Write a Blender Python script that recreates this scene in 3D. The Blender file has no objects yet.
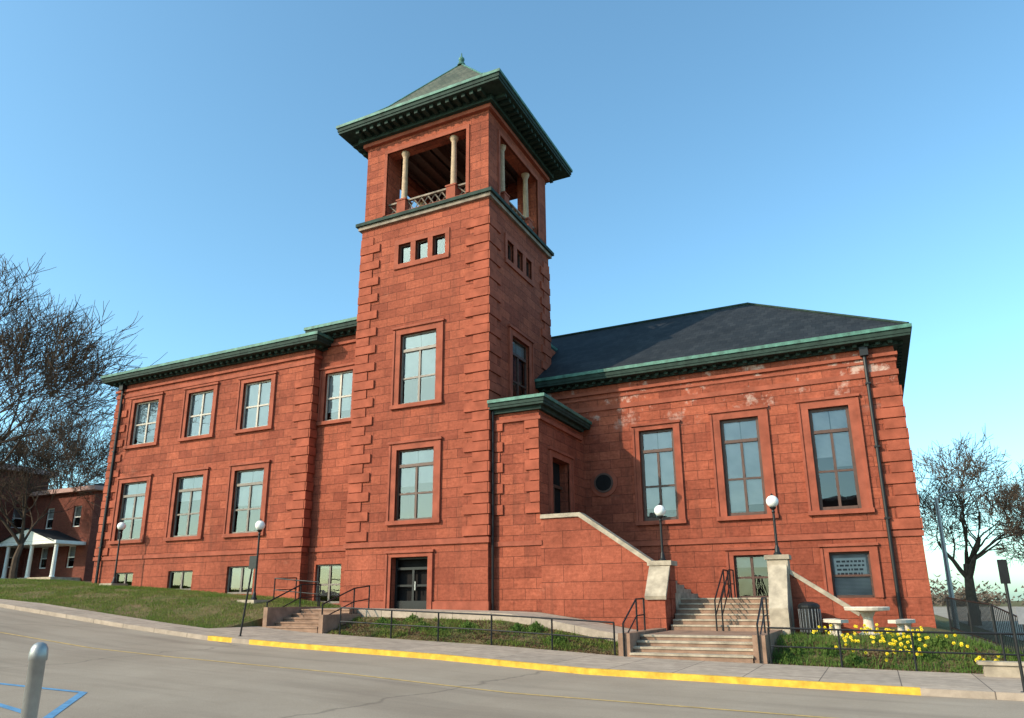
import bpy, math, random
import numpy as np
from mathutils import Vector, Matrix
random.seed(7); rng=np.random.default_rng(7)
scene=bpy.context.scene
scene.view_settings.view_transform='Standard'; scene.view_settings.look='None'; scene.view_settings.exposure=0

# ------------------------------------------------------------ materials
class NT:
    def __init__(s,name):
        s.m=bpy.data.materials.new(name); s.m.use_nodes=True; s.t=s.m.node_tree; s.t.nodes.clear()
        s.out=s.n('ShaderNodeOutputMaterial')
    def n(s,t,**k):
        nd=s.t.nodes.new(t)
        for a,b in k.items():
            if hasattr(nd,a) and a not in('inputs',): setattr(nd,a,b)
        return nd
    def l(s,a,b): s.t.links.new(a,b)
    def noise(s,vec,scale,detail=4,rough=.55,mapscale=None):
        if mapscale:
            mp=s.n('ShaderNodeMapping'); mp.inputs['Scale'].default_value=mapscale; s.l(vec,mp.inputs['Vector']); vec=mp.outputs[0]
        nn=s.n('ShaderNodeTexNoise'); nn.inputs['Scale'].default_value=scale; nn.inputs['Detail'].default_value=detail; nn.inputs['Roughness'].default_value=rough
        s.l(vec,nn.inputs['Vector']); return nn.outputs['Fac']
    def ramp(s,fac,pts):
        r=s.n('ShaderNodeValToRGB'); e=r.color_ramp.elements
        while len(e)<len(pts): e.new(.5)
        for i,(p,c) in enumerate(pts):
            e[i].position=p; e[i].color=(*c,1) if len(c)==3 else c
        s.l(fac,r.inputs[0]); return r.outputs[0]
    def mix(s,fac,a,b,mode='MIX'):
        m=s.n('ShaderNodeMix'); m.data_type='RGBA'; m.blend_type=mode
        for v,i in((fac,0),(a,6),(b,7)):
            if isinstance(v,(int,float)): m.inputs[i].default_value=v
            elif isinstance(v,tuple): m.inputs[i].default_value=(*v,1) if len(v)==3 else v
            else: s.l(v,m.inputs[i])
        return m.outputs[2]
    def bsdf(s,col,rough=.8,metal=0,normal=None,spec=.5):
        b=s.n('ShaderNodeBsdfPrincipled')
        if isinstance(col,tuple): b.inputs['Base Color'].default_value=(*col,1)
        else: s.l(col,b.inputs['Base Color'])
        if isinstance(rough,(int,float)): b.inputs['Roughness'].default_value=rough
        else: s.l(rough,b.inputs['Roughness'])
        b.inputs['Metallic'].default_value=metal; b.inputs['Specular IOR Level'].default_value=spec
        if normal is not None: s.l(normal,b.inputs['Normal'])
        s.l(b.outputs[0],s.out.inputs[0]); return b
    def bump(s,h,strength=.5,dist=.02):
        b=s.n('ShaderNodeBump'); b.inputs['Strength'].default_value=strength; b.inputs['Distance'].default_value=dist
        s.l(h,b.inputs['Height']); return b.outputs[0]
    def obj(s): return s.n('ShaderNodeTexCoord').outputs['Object']
    def uv(s): return s.n('ShaderNodeTexCoord').outputs['UV']

def stone(name,c1,c2,mort,bw=.95,rh=.4,rough=.85,var=.5,stain=False,bumps=.7):
    t=NT(name); uv=t.uv(); ob=t.obj()
    br=t.n('ShaderNodeTexBrick'); br.offset=.5; br.inputs['Scale'].default_value=1
    br.inputs['Brick Width'].default_value=bw; br.inputs['Row Height'].default_value=rh
    br.inputs['Mortar Size'].default_value=.010 if rh>.1 else .005; br.inputs['Mortar Smooth'].default_value=.25
    br.inputs['Color1'].default_value=(*c1,1); br.inputs['Color2'].default_value=(*c2,1); br.inputs['Mortar'].default_value=(*mort,1)
    t.l(uv,br.inputs['Vector'])
    n1=t.noise(ob,.45,5,.6); n2=t.noise(ob,9,5,.65); n3=t.noise(ob,2.2,4,.6,(1,1,6))
    v1=t.ramp(n1,[(.3,(.74,.72,.72)),(.7,(1.15,1.14,1.12))]); v2=t.ramp(n2,[(.25,(.72,.70,.68)),(.75,(1.22,1.22,1.22))]); v3=t.ramp(n3,[(.3,(.80,.79,.78)),(.7,(1.12,1.14,1.15))])
    c=t.mix(1,br.outputs['Color'],v1,'MULTIPLY'); c=t.mix(1,c,v2,'MULTIPLY'); c=t.mix(.8,c,v3,'MULTIPLY')
    st=t.noise(ob,1.3,5,.7,(1.6,1.6,.18)); sm=t.ramp(st,[(.53,(0,0,0)),(.78,(.55,.55,.55))]); c=t.mix(sm,c,(.085,.034,.024))
    ps=t.noise(ob,.8,6,.7,(1,1,1.6)); pm=t.ramp(ps,[(.63,(0,0,0)),(.82,(.28,.28,.28))]); c=t.mix(pm,c,(.43,.25,.18))
    if stain:
        w=t.noise(ob,1.1,6,.7); z=t.n('ShaderNodeSeparateXYZ'); t.l(ob,z.inputs[0])
        mr=t.n('ShaderNodeMapRange'); mr.inputs[1].default_value=6.9; mr.inputs[2].default_value=8.4; t.l(z.outputs[2],mr.inputs[0])
        wr=t.ramp(w,[(.55,(0,0,0)),(.64,(.72,.72,.72))]); mm=t.n('ShaderNodeMath'); mm.operation='MULTIPLY'; t.l(wr,mm.inputs[0]); t.l(mr.outputs[0],mm.inputs[1])
        c=t.mix(mm.outputs[0],c,(.55,.41,.35))
    inv=t.n('ShaderNodeMath'); inv.operation='MULTIPLY_ADD'; inv.inputs[1].default_value=-1.; inv.inputs[2].default_value=1.; t.l(br.outputs['Fac'],inv.inputs[0])
    ad=t.n('ShaderNodeMath'); ad.operation='MULTIPLY_ADD'; ad.inputs[1].default_value=.8; t.l(n2,ad.inputs[0]); t.l(inv.outputs[0],ad.inputs[2])
    t.bsdf(c,rough,0,t.bump(ad.outputs[0],bumps,.035),.12); return t.m
def plain(name,c,rough=.7,metal=0,var=.25,scale=4,bump=.2,spec=.4):
    t=NT(name); ob=t.obj(); n=t.noise(ob,scale,5,.6)
    lo=tuple(x*(1-var) for x in c); hi=tuple(min(1,x*(1+var)) for x in c)
    t.bsdf(t.ramp(n,[(.3,lo),(.7,hi)]),rough,metal,t.bump(t.noise(ob,scale*8,3),bump,.01),spec); return t.m

M={}
SC1,SC2,SCM=(.365,.098,.056),(.25,.064,.039),(.14,.042,.028)
M['stone']=stone('red_sandstone',SC1,SC2,SCM)
M['stonew']=stone('red_sandstone_stained',SC1,SC2,SCM,stain=True)
M['base']=stone('red_sandstone_base',(.34,.092,.054),(.27,.070,.042),SCM,bw=1.5,rh=.62)
M['quoin']=plain('red_sandstone_quoin',(.30,.078,.045),.85,0,.3,1.6,.6,.12)
M['trim']=plain('red_sandstone_trim',(.285,.077,.046),.8,0,.25,2,.3,.15)
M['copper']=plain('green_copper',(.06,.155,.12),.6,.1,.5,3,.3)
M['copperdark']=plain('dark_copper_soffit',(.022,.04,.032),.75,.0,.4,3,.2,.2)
def slate(name,c1,c2):
    t=NT(name); uv=t.uv(); br=t.n('ShaderNodeTexBrick'); br.inputs['Scale'].default_value=1; br.inputs['Brick Width'].default_value=.3; br.inputs['Row Height'].default_value=.22
    br.inputs['Mortar Size'].default_value=.008; br.inputs['Color1'].default_value=(*c1,1); br.inputs['Color2'].default_value=(*c2,1); br.inputs['Mortar'].default_value=(.012,.013,.015,1)
    t.l(uv,br.inputs['Vector']); n=t.ramp(t.noise(t.obj(),.8,5),[(.3,(.75,.75,.75)),(.7,(1.2,1.2,1.2))])
    t.bsdf(t.mix(1,br.outputs['Color'],n,'MULTIPLY'),.7,0,t.bump(br.outputs['Fac'],-.4,.01),.15); return t.m
M['slate']=slate('dark_slate',(.018,.021,.025),(.03,.033,.037))
M['slateg']=slate('greenish_slate',(.075,.085,.062),(.115,.115,.085))
M['wood']=plain('brown_window_wood',(.085,.040,.028),.5,0,.25,6,.1)
M['greyframe']=plain('grey_window_frame',(.18,.145,.12),.5,0,.2,6,.1)
M['cream']=plain('cream_window_frame',(.42,.36,.30),.5,0,.15,6,.1)
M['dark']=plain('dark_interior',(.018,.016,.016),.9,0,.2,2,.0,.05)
M['colstone']=plain('tan_column_stone',(.42,.29,.19),.8,0,.2,5,.2)
M['belt']=plain('weathered_belt_stone',(.24,.19,.15),.85,0,.4,2.5,.3,.2)
M['coping']=plain('limestone_coping',(.38,.31,.235),.85,0,.35,2.5,.4,.2)
M['brownstep']=plain('brown_stone_steps',(.27,.165,.115),.85,0,.3,2.5,.4,.2)
M['black']=plain('black_iron',(.012,.012,.013),.45,.2,.2,10,.05)
M['white']=plain('white_paint',(.75,.75,.72),.5,0,.06,4,.05)
M['globe']=plain('white_lamp_globe',(.85,.84,.80),.25,0,.02,4,.0)
M['galv']=plain('galvanised_metal',(.35,.35,.34),.45,.6,.15,8,.1)
M['yellow']=plain('yellow_kerb_paint',(.66,.39,.05),.75,0,.32,4,.3,.2)
M['lineyellow']=plain('faded_yellow_line',(.50,.33,.12),.8,0,.3,6,.1)
M['blue']=plain('blue_road_paint',(.10,.25,.42),.8,0,.3,6,.1)
M['concbench']=plain('pale_concrete_bench',(.58,.49,.40),.85,0,.15,5,.3)
M['bark']=plain('grey_bark',(.075,.052,.038),.9,0,.3,4,.4,.1)
M['bark2']=plain('brown_bark',(.085,.06,.042),.9,0,.3,4,.4,.1)
M['pinktrim']=plain('pinkish_trim',(.40,.24,.21),.7)
M['brick']=stone('house_brick',(.20,.055,.04),(.15,.042,.033),(.18,.13,.10),bw=.22,rh=.075,bumps=.3)
M['signgrey']=plain('sign_back_grey',(.25,.25,.26),.5,.4)
M['paper']=plain('paper_notice_text',(.12,.12,.13),.8)
def blinds():
    t=NT('window_blinds'); uv=t.uv(); w=t.n('ShaderNodeTexWave'); w.wave_type='BANDS'; w.bands_direction='Y'; w.inputs['Scale'].default_value=6.5; w.inputs['Distortion'].default_value=.15
    t.l(uv,w.inputs['Vector']); c=t.ramp(w.outputs['Fac'],[(.2,(.30,.30,.30)),(.6,(.52,.51,.49))]); c=t.mix(1,c,t.ramp(t.noise(t.obj(),1.1,2),[(.3,(.55,.58,.63)),(.7,(1,1,1))]),'MULTIPLY')
    t.bsdf(c,.8,0,None,.1); return t.m
M['blind']=blinds()
def glass():
    t=NT('window_glass'); f=t.n('ShaderNodeFresnel'); f.inputs[0].default_value=1.5
    tr=t.n('ShaderNodeBsdfTransparent'); tr.inputs[0].default_value=(.80,.83,.86,1); g=t.n('ShaderNodeBsdfGlossy'); g.inputs['Roughness'].default_value=.02; g.inputs['Color'].default_value=(.9,.95,1,1)
    t.l(t.bump(t.noise(t.obj(),.9,2),.3,.02),g.inputs['Normal'])
    ad=t.n('ShaderNodeMath'); ad.operation='MULTIPLY_ADD'; ad.inputs[1].default_value=1.5; ad.inputs[2].default_value=.03; ad.use_clamp=True; t.l(f.outputs[0],ad.inputs[0])
    m=t.n('ShaderNodeMixShader'); t.l(ad.outputs[0],m.inputs[0]); t.l(tr.outputs[0],m.inputs[1]); t.l(g.outputs[0],m.inputs[2]); t.l(m.outputs[0],t.out.inputs[0]); return t.m
M['glass']=glass()
def road():
    t=NT('concrete_road'); ob=t.obj(); a=t.noise(ob,.35,6,.65); b=t.noise(ob,60,3,.7)
    c=t.ramp(a,[(.3,(.29,.23,.175)),(.7,(.38,.31,.24))]); c=t.mix(1,c,t.ramp(b,[(.3,(.78,.78,.78)),(.7,(1.13,1.13,1.13))]),'MULTIPLY')
    st=t.noise(ob,.8,5,.6,(.12,1.6,1)); c=t.mix(t.ramp(st,[(.48,(0,0,0)),(.75,(.55,.55,.55))]),c,(.18,.14,.11))
    wv=t.n('ShaderNodeTexVoronoi'); wv.feature='DISTANCE_TO_EDGE'; wv.inputs['Scale'].default_value=.07
    wn=t.n('ShaderNodeTexNoise'); wn.inputs['Scale'].default_value=1.; wn.inputs['Detail'].default_value=5; t.l(ob,wn.inputs['Vector'])
    ma=t.n('ShaderNodeVectorMath'); ma.operation='MULTIPLY_ADD'; ma.inputs[1].default_value=(1.0,1.0,0); t.l(wn.outputs['Color'],ma.inputs[0]); t.l(ob,ma.inputs[2]); t.l(ma.outputs[0],wv.inputs['Vector'])
    cr=t.ramp(wv.outputs['Distance'],[(.0,(.5,.5,.5)),(.0025,(0,0,0))]); c=t.mix(cr,c,(.10,.08,.065))
    t.bsdf(c,.85,0,t.bump(b,.3,.01),.12); return t.m
M['road']=road()
def sidewalk():
    t=NT('concrete_sidewalk'); uv=t.uv(); br=t.n('ShaderNodeTexBrick'); br.offset=0; br.inputs['Scale'].default_value=1; br.inputs['Brick Width'].default_value=1.5; br.inputs['Row Height'].default_value=1.5
    br.inputs['Mortar Size'].default_value=.012; br.inputs['Color1'].default_value=(.44,.345,.27,1); br.inputs['Color2'].default_value=(.37,.295,.235,1); br.inputs['Mortar'].default_value=(.15,.12,.10,1)
    t.l(uv,br.inputs['Vector']); n=t.noise(t.obj(),3,6,.7); c=t.mix(1,br.outputs['Color'],t.ramp(n,[(.3,(.70,.70,.70)),(.7,(1.15,1.15,1.15))]),'MULTIPLY')
    t.bsdf(c,.9,0,t.bump(n,.2,.01),.12); return t.m
M['walk']=sidewalk()
def ground():
    t=NT('lawn_ground'); ob=t.obj(); a=t.noise(ob,1.1,6,.7); b=t.noise(ob,25,4,.7)
    c=t.ramp(a,[(.32,(.08,.10,.03)),(.5,(.14,.12,.05)),(.68,(.22,.145,.085))]); c=t.mix(1,c,t.ramp(b,[(.3,(.6,.6,.6)),(.7,(1.3,1.3,1.3))]),'MULTIPLY')
    t.bsdf(c,.95,0,t.bump(b,.8,.04),.1); return t.m
M['ground']=ground()
def grassm(name,cols):
    t=NT(name); ob=t.obj(); a=t.noise(ob,.9,5,.7); b=t.noise(ob,40,2,.7)
    c=t.ramp(a,cols); c=t.mix(1,c,t.ramp(b,[(.3,(.55,.55,.5)),(.7,(1.4,1.4,1.3))]),'MULTIPLY'); t.bsdf(c,.8,0,None,.15)
    tl=t.n('ShaderNodeBsdfTranslucent'); t.l(c,tl.inputs[0]); ms=t.n('ShaderNodeMixShader'); ms.inputs[0].default_value=.35
    bs=[q for q in t.t.nodes if q.type=='BSDF_PRINCIPLED'][0]; t.l(bs.outputs[0],ms.inputs[1]); t.l(tl.outputs[0],ms.inputs[2]); t.l(ms.outputs[0],t.out.inputs[0]); return t.m
M['grass']=grassm('grass_blades',[(.35,(.10,.17,.03)),(.55,(.17,.20,.05)),(.7,(.28,.21,.10))])
M['leafg']=grassm('bed_leaves',[(.3,(.07,.14,.03)),(.7,(.15,.21,.05))])
M['straw']=grassm('dry_mulch',[(.3,(.10,.06,.035)),(.7,(.24,.15,.09))])
M['daff']=plain('daffodil_yellow',(.80,.60,.02),.6,0,.1,5,0)
M['twig']=plain('distant_twigs',(.11,.085,.065),.95,0,.35,.5,0,.1)
M['far']=plain('far_green',(.05,.055,.03),.95,0,.35,.2,0,.1)

# ------------------------------------------------------------ mesh builder
COL=bpy.context.collection
class MB:
    def __init__(s): s.v=[];s.f=[];s.mi=[];s.mats=[]
    def mat(s,k):
        if k not in s.mats: s.mats.append(k)
        return s.mats.index(k)
    def poly(s,pts,k):
        i=len(s.v); s.v+= [tuple(p) for p in pts]; s.f.append(tuple(range(i,i+len(pts)))); s.mi.append(s.mat(k))
    def box(s,x0,x1,y0,y1,z0,z1,k):
        x0,x1=min(x0,x1),max(x0,x1);y0,y1=min(y0,y1),max(y0,y1);z0,z1=min(z0,z1),max(z0,z1)
        s.hexa([(x0,y0,z0),(x1,y0,z0),(x1,y1,z0),(x0,y1,z0),(x0,y0,z1),(x1,y0,z1),(x1,y1,z1),(x0,y1,z1)],k)
    def hexa(s,p,k):
        i=len(s.v); s.v+=[tuple(q) for q in p]; m=s.mat(k)
        for f in((0,3,2,1),(4,5,6,7),(0,1,5,4),(1,2,6,5),(2,3,7,6),(3,0,4,7)):
            s.f.append(tuple(i+a for a in f)); s.mi.append(m)
    def tube(s,pts,r,k,n=8,r2=None,cap=True):
        pts=[Vector(p) for p in pts]; rings=[]; m=s.mat(k); N=len(pts)
        for j,p in enumerate(pts):
            d=(pts[min(j+1,N-1)]-pts[max(j-1,0)]).normalized()
            a=Vector((0,0,1)) if abs(d.z)<.9 else Vector((1,0,0)); u=d.cross(a).normalized(); w=d.cross(u)
            rr=r[j] if isinstance(r,(list,tuple)) else r
            i=len(s.v); s.v+=[tuple(p+(u*math.cos(2*math.pi*q/n)+w*math.sin(2*math.pi*q/n))*rr) for q in range(n)]; rings.append(i)
        for a,b in zip(rings,rings[1:]):
            for q in range(n): s.f.append((a+q,a+(q+1)%n,b+(q+1)%n,b+q)); s.mi.append(m)
        if cap:
            s.f.append(tuple(rings[0]+q for q in range(n))[::-1]); s.mi.append(m); s.f.append(tuple(rings[-1]+q for q in range(n))); s.mi.append(m)
    def lathe(s,c,prof,k,n=20):
        m=s.mat(k); rings=[]
        for r,z in prof:
            i=len(s.v); s.v+=[(c[0]+r*math.cos(2*math.pi*q/n),c[1]+r*math.sin(2*math.pi*q/n),c[2]+z) for q in range(n)]; rings.append(i)
        for a,b in zip(rings,rings[1:]):
            for q in range(n): s.f.append((a+q,a+(q+1)%n,b+(q+1)%n,b+q)); s.mi.append(m)
        s.f.append(tuple(rings[0]+q for q in range(n))[::-1]); s.mi.append(m); s.f.append(tuple(rings[-1]+q for q in range(n))); s.mi.append(m)
    def build(s,name,parent=None,smooth=False):
        me=bpy.data.meshes.new(name)
        me.from_pydata(s.v,[],s.f)
        for k in s.mats: me.materials.append(M[k])
        me.polygons.foreach_set('material_index',s.mi)
        uvl=me.uv_layers.new(name='UVMap'); co=np.array(s.v); uv=np.zeros((len(me.loops),2))
        me.update()
        for p in me.polygons:
            n=p.normal; ax=max(range(3),key=lambda i:abs(n[i]))
            a,b=((1,2),(0,2),(0,1))[ax]
            if ax==2 and abs(n.z)<.95: a,b=(0,2) if abs(n.y)>abs(n.x) else (1,2)
            for q in p.loop_indices:
                c=co[me.loops[q].vertex_index]; uv[q]=(c[a]+ (0 if ax!=0 else .37),c[b])
        uvl.data.foreach_set('uv',uv.ravel())
        if smooth: me.polygons.foreach_set('use_smooth',[True]*len(me.polygons))
        me.update(); ob=bpy.data.objects.new(name,me); COL.objects.link(ob)
        if parent: ob.parent=parent
        return ob
def empty(name,loc=(0,0,0)):
    e=bpy.data.objects.new(name,None); COL.objects.link(e); return e

# ------------------------------------------------------------ wall helpers (u along wall, w inward, z up)
def PF(y): return lambda u,w,z:(u,y+w,z)
def PR_(x): return lambda u,w,z:(x-w,u,z)
def PL_(x): return lambda u,w,z:(x+w,u,z)
def lbox(mb,P,u0,u1,w0,w1,z0,z1,k):
    a=P(u0,w0,z0);b=P(u1,w1,z1); mb.box(a[0],b[0],a[1],b[1],a[2],b[2],k)
def wall(mb,P,u0,u1,z0,z1,holes,k,depth=.3,krev=None):
    us=sorted({u0,u1,*[h[0] for h in holes],*[h[1] for h in holes]}); zs=sorted({z0,z1,*[h[2] for h in holes],*[h[3] for h in holes]})
    for a,b in zip(us,us[1:]):
        for c,d in zip(zs,zs[1:]):
            m=((a+b)/2,(c+d)/2)
            if any(h[0]<m[0]<h[1] and h[2]<m[1]<h[3] for h in holes): continue
            mb.poly([P(a,0,c),P(b,0,c),P(b,0,d),P(a,0,d)],k)
    kr=krev or k
    for a,b,c,d in holes:
        mb.poly([P(a,0,c),P(a,0,d),P(a,depth,d),P(a,depth,c)],kr); mb.poly([P(b,0,c),P(b,depth,c),P(b,depth,d),P(b,0,d)],kr)
        mb.poly([P(a,0,d),P(b,0,d),P(b,depth,d),P(a,depth,d)],kr); mb.poly([P(a,0,c),P(a,depth,c),P(b,depth,c),P(b,0,c)],kr)
def window(fr,gl,P,u0,u1,z0,z1,style,kf='wood',blind=1.,seed=0,bw=.07):
    w0,w1=.12,.2
    lbox(fr,P,u0,u0+bw,w0,w1,z0,z1,kf); lbox(fr,P,u1-bw,u1,w0,w1,z0,z1,kf)
    lbox(fr,P,u0+bw,u1-bw,w0,w1,z1-bw,z1,kf); lbox(fr,P,u0+bw,u1-bw,w0-.03,w1,z0,z0+bw+.02,kf)
    H=z1-z0; um=(u0+u1)/2; zt=z1-bw
    if 'T' in style:
        zt=z1-H*.25; lbox(fr,P,u0+bw,u1-bw,w0-.03,w1,zt,zt+.13,kf)
    if 'M' in style: lbox(fr,P,um-.05,um+.05,w0+.005,w1,z0+bw,zt,kf)
    if 'S' in style:
        zm=(z0+zt)/2; lbox(fr,P,u0+bw,um-.05 if 'M' in style else u1-bw,w0+.01,w1,zm-.04,zm+.04,kf)
        if 'M' in style: lbox(fr,P,um+.05,u1-bw,w0+.01,w1,zm-.04,zm+.04,kf)
    gl.poly([P(u0,.17,z0),P(u1,.17,z0),P(u1,.17,z1),P(u0,.17,z1)],'glass')
    e=.02
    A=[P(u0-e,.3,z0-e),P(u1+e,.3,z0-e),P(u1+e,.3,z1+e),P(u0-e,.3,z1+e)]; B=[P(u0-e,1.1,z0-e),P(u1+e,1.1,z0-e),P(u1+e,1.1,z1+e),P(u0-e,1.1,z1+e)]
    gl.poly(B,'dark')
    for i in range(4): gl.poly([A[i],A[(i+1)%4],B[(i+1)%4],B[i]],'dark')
    if blind>0:
        r=random.Random(seed)
        zb=z0+ (1-blind)*H
        if 'M' in style:
            for a,b in((u0+.04,um-.02),(um+.02,u1-.04)):
                zz=zb+(r.random()*.12*H if blind<1 else r.choice([0,0,.05,.2])*H)
                gl.poly([P(a,.23,zz),P(b,.23,zz),P(b,.23,z1),P(a,.23,z1)],'blind')
        else: gl.poly([P(u0,.23,zb),P(u1,.23,zb),P(u1,.23,z1),P(u0,.23,z1)],'blind')
def surround(mb,P,u0,u1,z0,z1,w=.27,sill=True,k='trim',ears=True):
    g=.003
    lbox(mb,P,u0-w,u0,-.05,.05,z0,z1,k); lbox(mb,P,u1,u1+w,-.05,.05,z0,z1,k); lbox(mb,P,u0-w,u1+w,-.055,.05,z1,z1+w,k)
    lbox(mb,P,u0-w-.09,u0-w,-.10,.04,z0,z1+w-.05,k); lbox(mb,P,u1+w,u1+w+.09,-.10,.04,z0,z1+w-.05,k); lbox(mb,P,u0-w-.14,u1+w+.14,-.13,.04,z1+w,z1+w+.1,k)
    if sill: lbox(mb,P,u0-w-.12,u1+w+.12,-.14,.06,z0-.17,z0-g,k)
def quoins(mb,P,ue,sgn,z0,z1,long=1.05,short=.72,h=.42,proj=.045,k='quoin',side=None):
    z=z0;i=0
    while z+h<=z1+.01:
        L=long if i%2==0 else short
        a,b=(ue,ue+sgn*L); lbox(mb,P,min(a,b),max(a,b),-proj-(.03 if i%2==0 else 0),.02,z+.02,z+h-.02,k)
        z+=h;i+=1
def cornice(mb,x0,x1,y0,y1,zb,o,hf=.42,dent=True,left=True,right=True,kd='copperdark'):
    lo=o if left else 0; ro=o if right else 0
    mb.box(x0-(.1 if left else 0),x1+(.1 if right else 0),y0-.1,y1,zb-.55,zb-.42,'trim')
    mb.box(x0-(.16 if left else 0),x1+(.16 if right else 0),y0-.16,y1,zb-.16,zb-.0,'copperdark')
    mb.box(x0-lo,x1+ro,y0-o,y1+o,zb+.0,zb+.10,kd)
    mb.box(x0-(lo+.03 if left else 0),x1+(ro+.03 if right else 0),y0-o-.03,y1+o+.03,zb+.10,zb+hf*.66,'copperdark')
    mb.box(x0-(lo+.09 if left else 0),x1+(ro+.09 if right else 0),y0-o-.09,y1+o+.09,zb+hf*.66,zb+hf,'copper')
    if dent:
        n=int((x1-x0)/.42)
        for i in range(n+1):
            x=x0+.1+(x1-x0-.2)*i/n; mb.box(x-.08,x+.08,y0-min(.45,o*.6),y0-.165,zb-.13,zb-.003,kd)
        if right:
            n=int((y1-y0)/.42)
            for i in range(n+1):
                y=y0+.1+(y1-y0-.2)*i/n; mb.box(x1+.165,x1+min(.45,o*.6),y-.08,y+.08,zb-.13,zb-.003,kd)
def hip(mb,x0,x1,y0,y1,ze,zr,k,left=True,right=True):
    ym=(y0+y1)/2; hd=(y1-y0)/2
    a=x0+(hd if left else 0); b=x1-(hd if right else 0)
    if b<a: a=b=(x0+x1)/2
    mb.poly([(x0,y0,ze),(x1,y0,ze),(b,ym,zr),(a,ym,zr)],k); mb.poly([(x1,y1,ze),(x0,y1,ze),(a,ym,zr),(b,ym,zr)],k)
    mb.poly([(x1,y0,ze),(x1,y1,ze),(b,ym,zr)],k); mb.poly([(x0,y1,ze),(x0,y0,ze),(a,ym,zr)],k)
    if right: mb.tube([(x1,y0,ze+.02),(b,ym,zr+.03)],.07,'copperdark',6)
    mb.tube([(a,ym,zr+.03),(b,ym,zr+.03)],.08,'copperdark',6)

# ------------------------------------------------------------ heights
GX=[-400,-120,-40,-25,-16,-9,-5,-2,3,7,14,20,120,400]; GZ=[1.5,1.5,1.0,.45,-.13,-.80,-1.13,-1.27,-1.45,-1.66,-1.80,-1.85,-2.1,-2.1]
def g(x): return float(np.interp(x,GX,GZ))
BX=[-400,-60,-26,-24,-10,-6.9,0,2,4,6,11,15,17.5,20,400]; BZ=[1.6,1.6,1.15,1.0,.1,-.28,-.40,-.44,-.72,-1.08,-1.08,-1.0,-1.82,-1.9,-2.15]
def b(x): return float(np.interp(x,BX,BZ))
def y0f(x): return -4.7 if x>-6.9 else -6.9
def sm(t): t=max(0,min(1,t)); return t*t*(3-2*t)
def gz(x,y):
    y0=y0f(x)
    if y<-8.4: return g(x)-.06
    if y<y0-.01: return g(x)+.02
    t=sm((y-y0)/(-2.0-y0)); bb=b(x)
    if -6.5<x<6.2 and y<-2.55:
        t=min(1,(y-y0)/2.1); return (g(x)+.09)*(1-t)+(b(x)-.22)*t
    return (g(x)+.09)*(1-t)+bb*t

# ------------------------------------------------------------ BUILDING
bld=empty('sandstone_hall_with_bell_tower')
tw=MB(); fr=MB(); gl=MB(); tr=MB(); qn=MB()
TX0,TX1,TY0,TY1=-6.9,0.,0.,6.6
Pf=PF(TY0);Pr=PR_(TX1)
w1=(-4.42,-2.55,3.2,6.2); w2=(-4.42,-2.55,8.2,11.45); door=(-4.5,-2.72,-.36,1.72)
sm3=[(-4.72,-4.05,14.95,15.95),(-3.78,-3.12,14.95,15.95),(-2.86,-2.2,14.95,15.95)]
wall(tw,Pf,TX0,TX1,-2.,2.2,[door],'base',.5); wall(tw,Pf,TX0,TX1,2.2,17.3,[w1,w2,*sm3],'stone')
r1=(2.2,4.0,8.2,11.45); smr=[(1.75,2.4,14.95,15.95),(2.75,3.4,14.95,15.95),(3.75,4.4,14.95,15.95)]
wall(tw,Pr,TY0,TY1,-2.,17.3,[r1,*smr],'stone')
wall(tw,PL_(TX0),TY0,TY1,-2.,17.3,[],'stone'); tw.poly([(TX0,TY1,-2),(TX1,TY1,-2),(TX1,TY1,17.3),(TX0,TY1,17.3)],'stone')
window(fr,gl,Pf,*w1,'TMS',kf='wood',blind=.55,seed=3); window(fr,gl,Pf,*w2,'TMS',kf='greyframe',blind=.7,seed=9)
for w in(w1,w2): surround(tr,Pf,*w)
window(fr,gl,Pr,*r1,'TMS',blind=.3); surround(tr,Pr,*r1)
for w in sm3: window(fr,gl,Pf,*w,'',blind=.0,bw=.06)
for w in smr: window(fr,gl,Pr,*w,'',blind=.0,bw=.06)
for P,ws in((Pf,sm3),(Pr,smr)):
    a=ws[0][0];c=ws[2][1]
    lbox(tr,P,a-.22,c+.22,-.05,.05,15.95,16.2,'trim'); lbox(tr,P,a-.22,c+.22,-.08,.05,14.72,14.947,'trim')
    for u0,u1 in((a-.22,a),(ws[0][1],ws[1][0]),(ws[1][1],ws[2][0]),(c,c+.22)): lbox(tr,P,u0,u1,-.045,.05,14.95,15.95,'trim')
lbox(tr,Pf,TX0-.05,door[0]-.25,-.06,.05,-2,-.05,'trim'); lbox(tr,Pf,door[1]+.25,TX1+.05,-.06,.05,-2,-.05,'trim')
tr.box(TX0-.07,TX1+.07,-.09,TY1+.05,2.16,2.36,'trim')
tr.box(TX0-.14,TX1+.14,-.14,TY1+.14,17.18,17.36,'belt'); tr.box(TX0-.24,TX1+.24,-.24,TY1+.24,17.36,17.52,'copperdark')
zq=2.42
quoins(qn,Pf,TX0,1,zq,17.1,1.12,.72,.42); quoins(qn,Pf,TX1-.0,-1,zq,17.1,1.12,.72,.42); quoins(qn,Pr,TY0-.055,1,zq,17.1,1.1,.72,.42); quoins(qn,Pr,TY1,-1,zq,17.1,1.1,.72,.42)
lbox(fr,Pf,door[0],door[0]+.1,.3,.4,door[2],door[3],'black');lbox(fr,Pf,door[1]-.1,door[1],.3,.4,door[2],door[3],'black');lbox(fr,Pf,door[0]+.1,door[1]-.1,.3,.4,door[3]-.5,door[3]-.4,'black')
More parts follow.
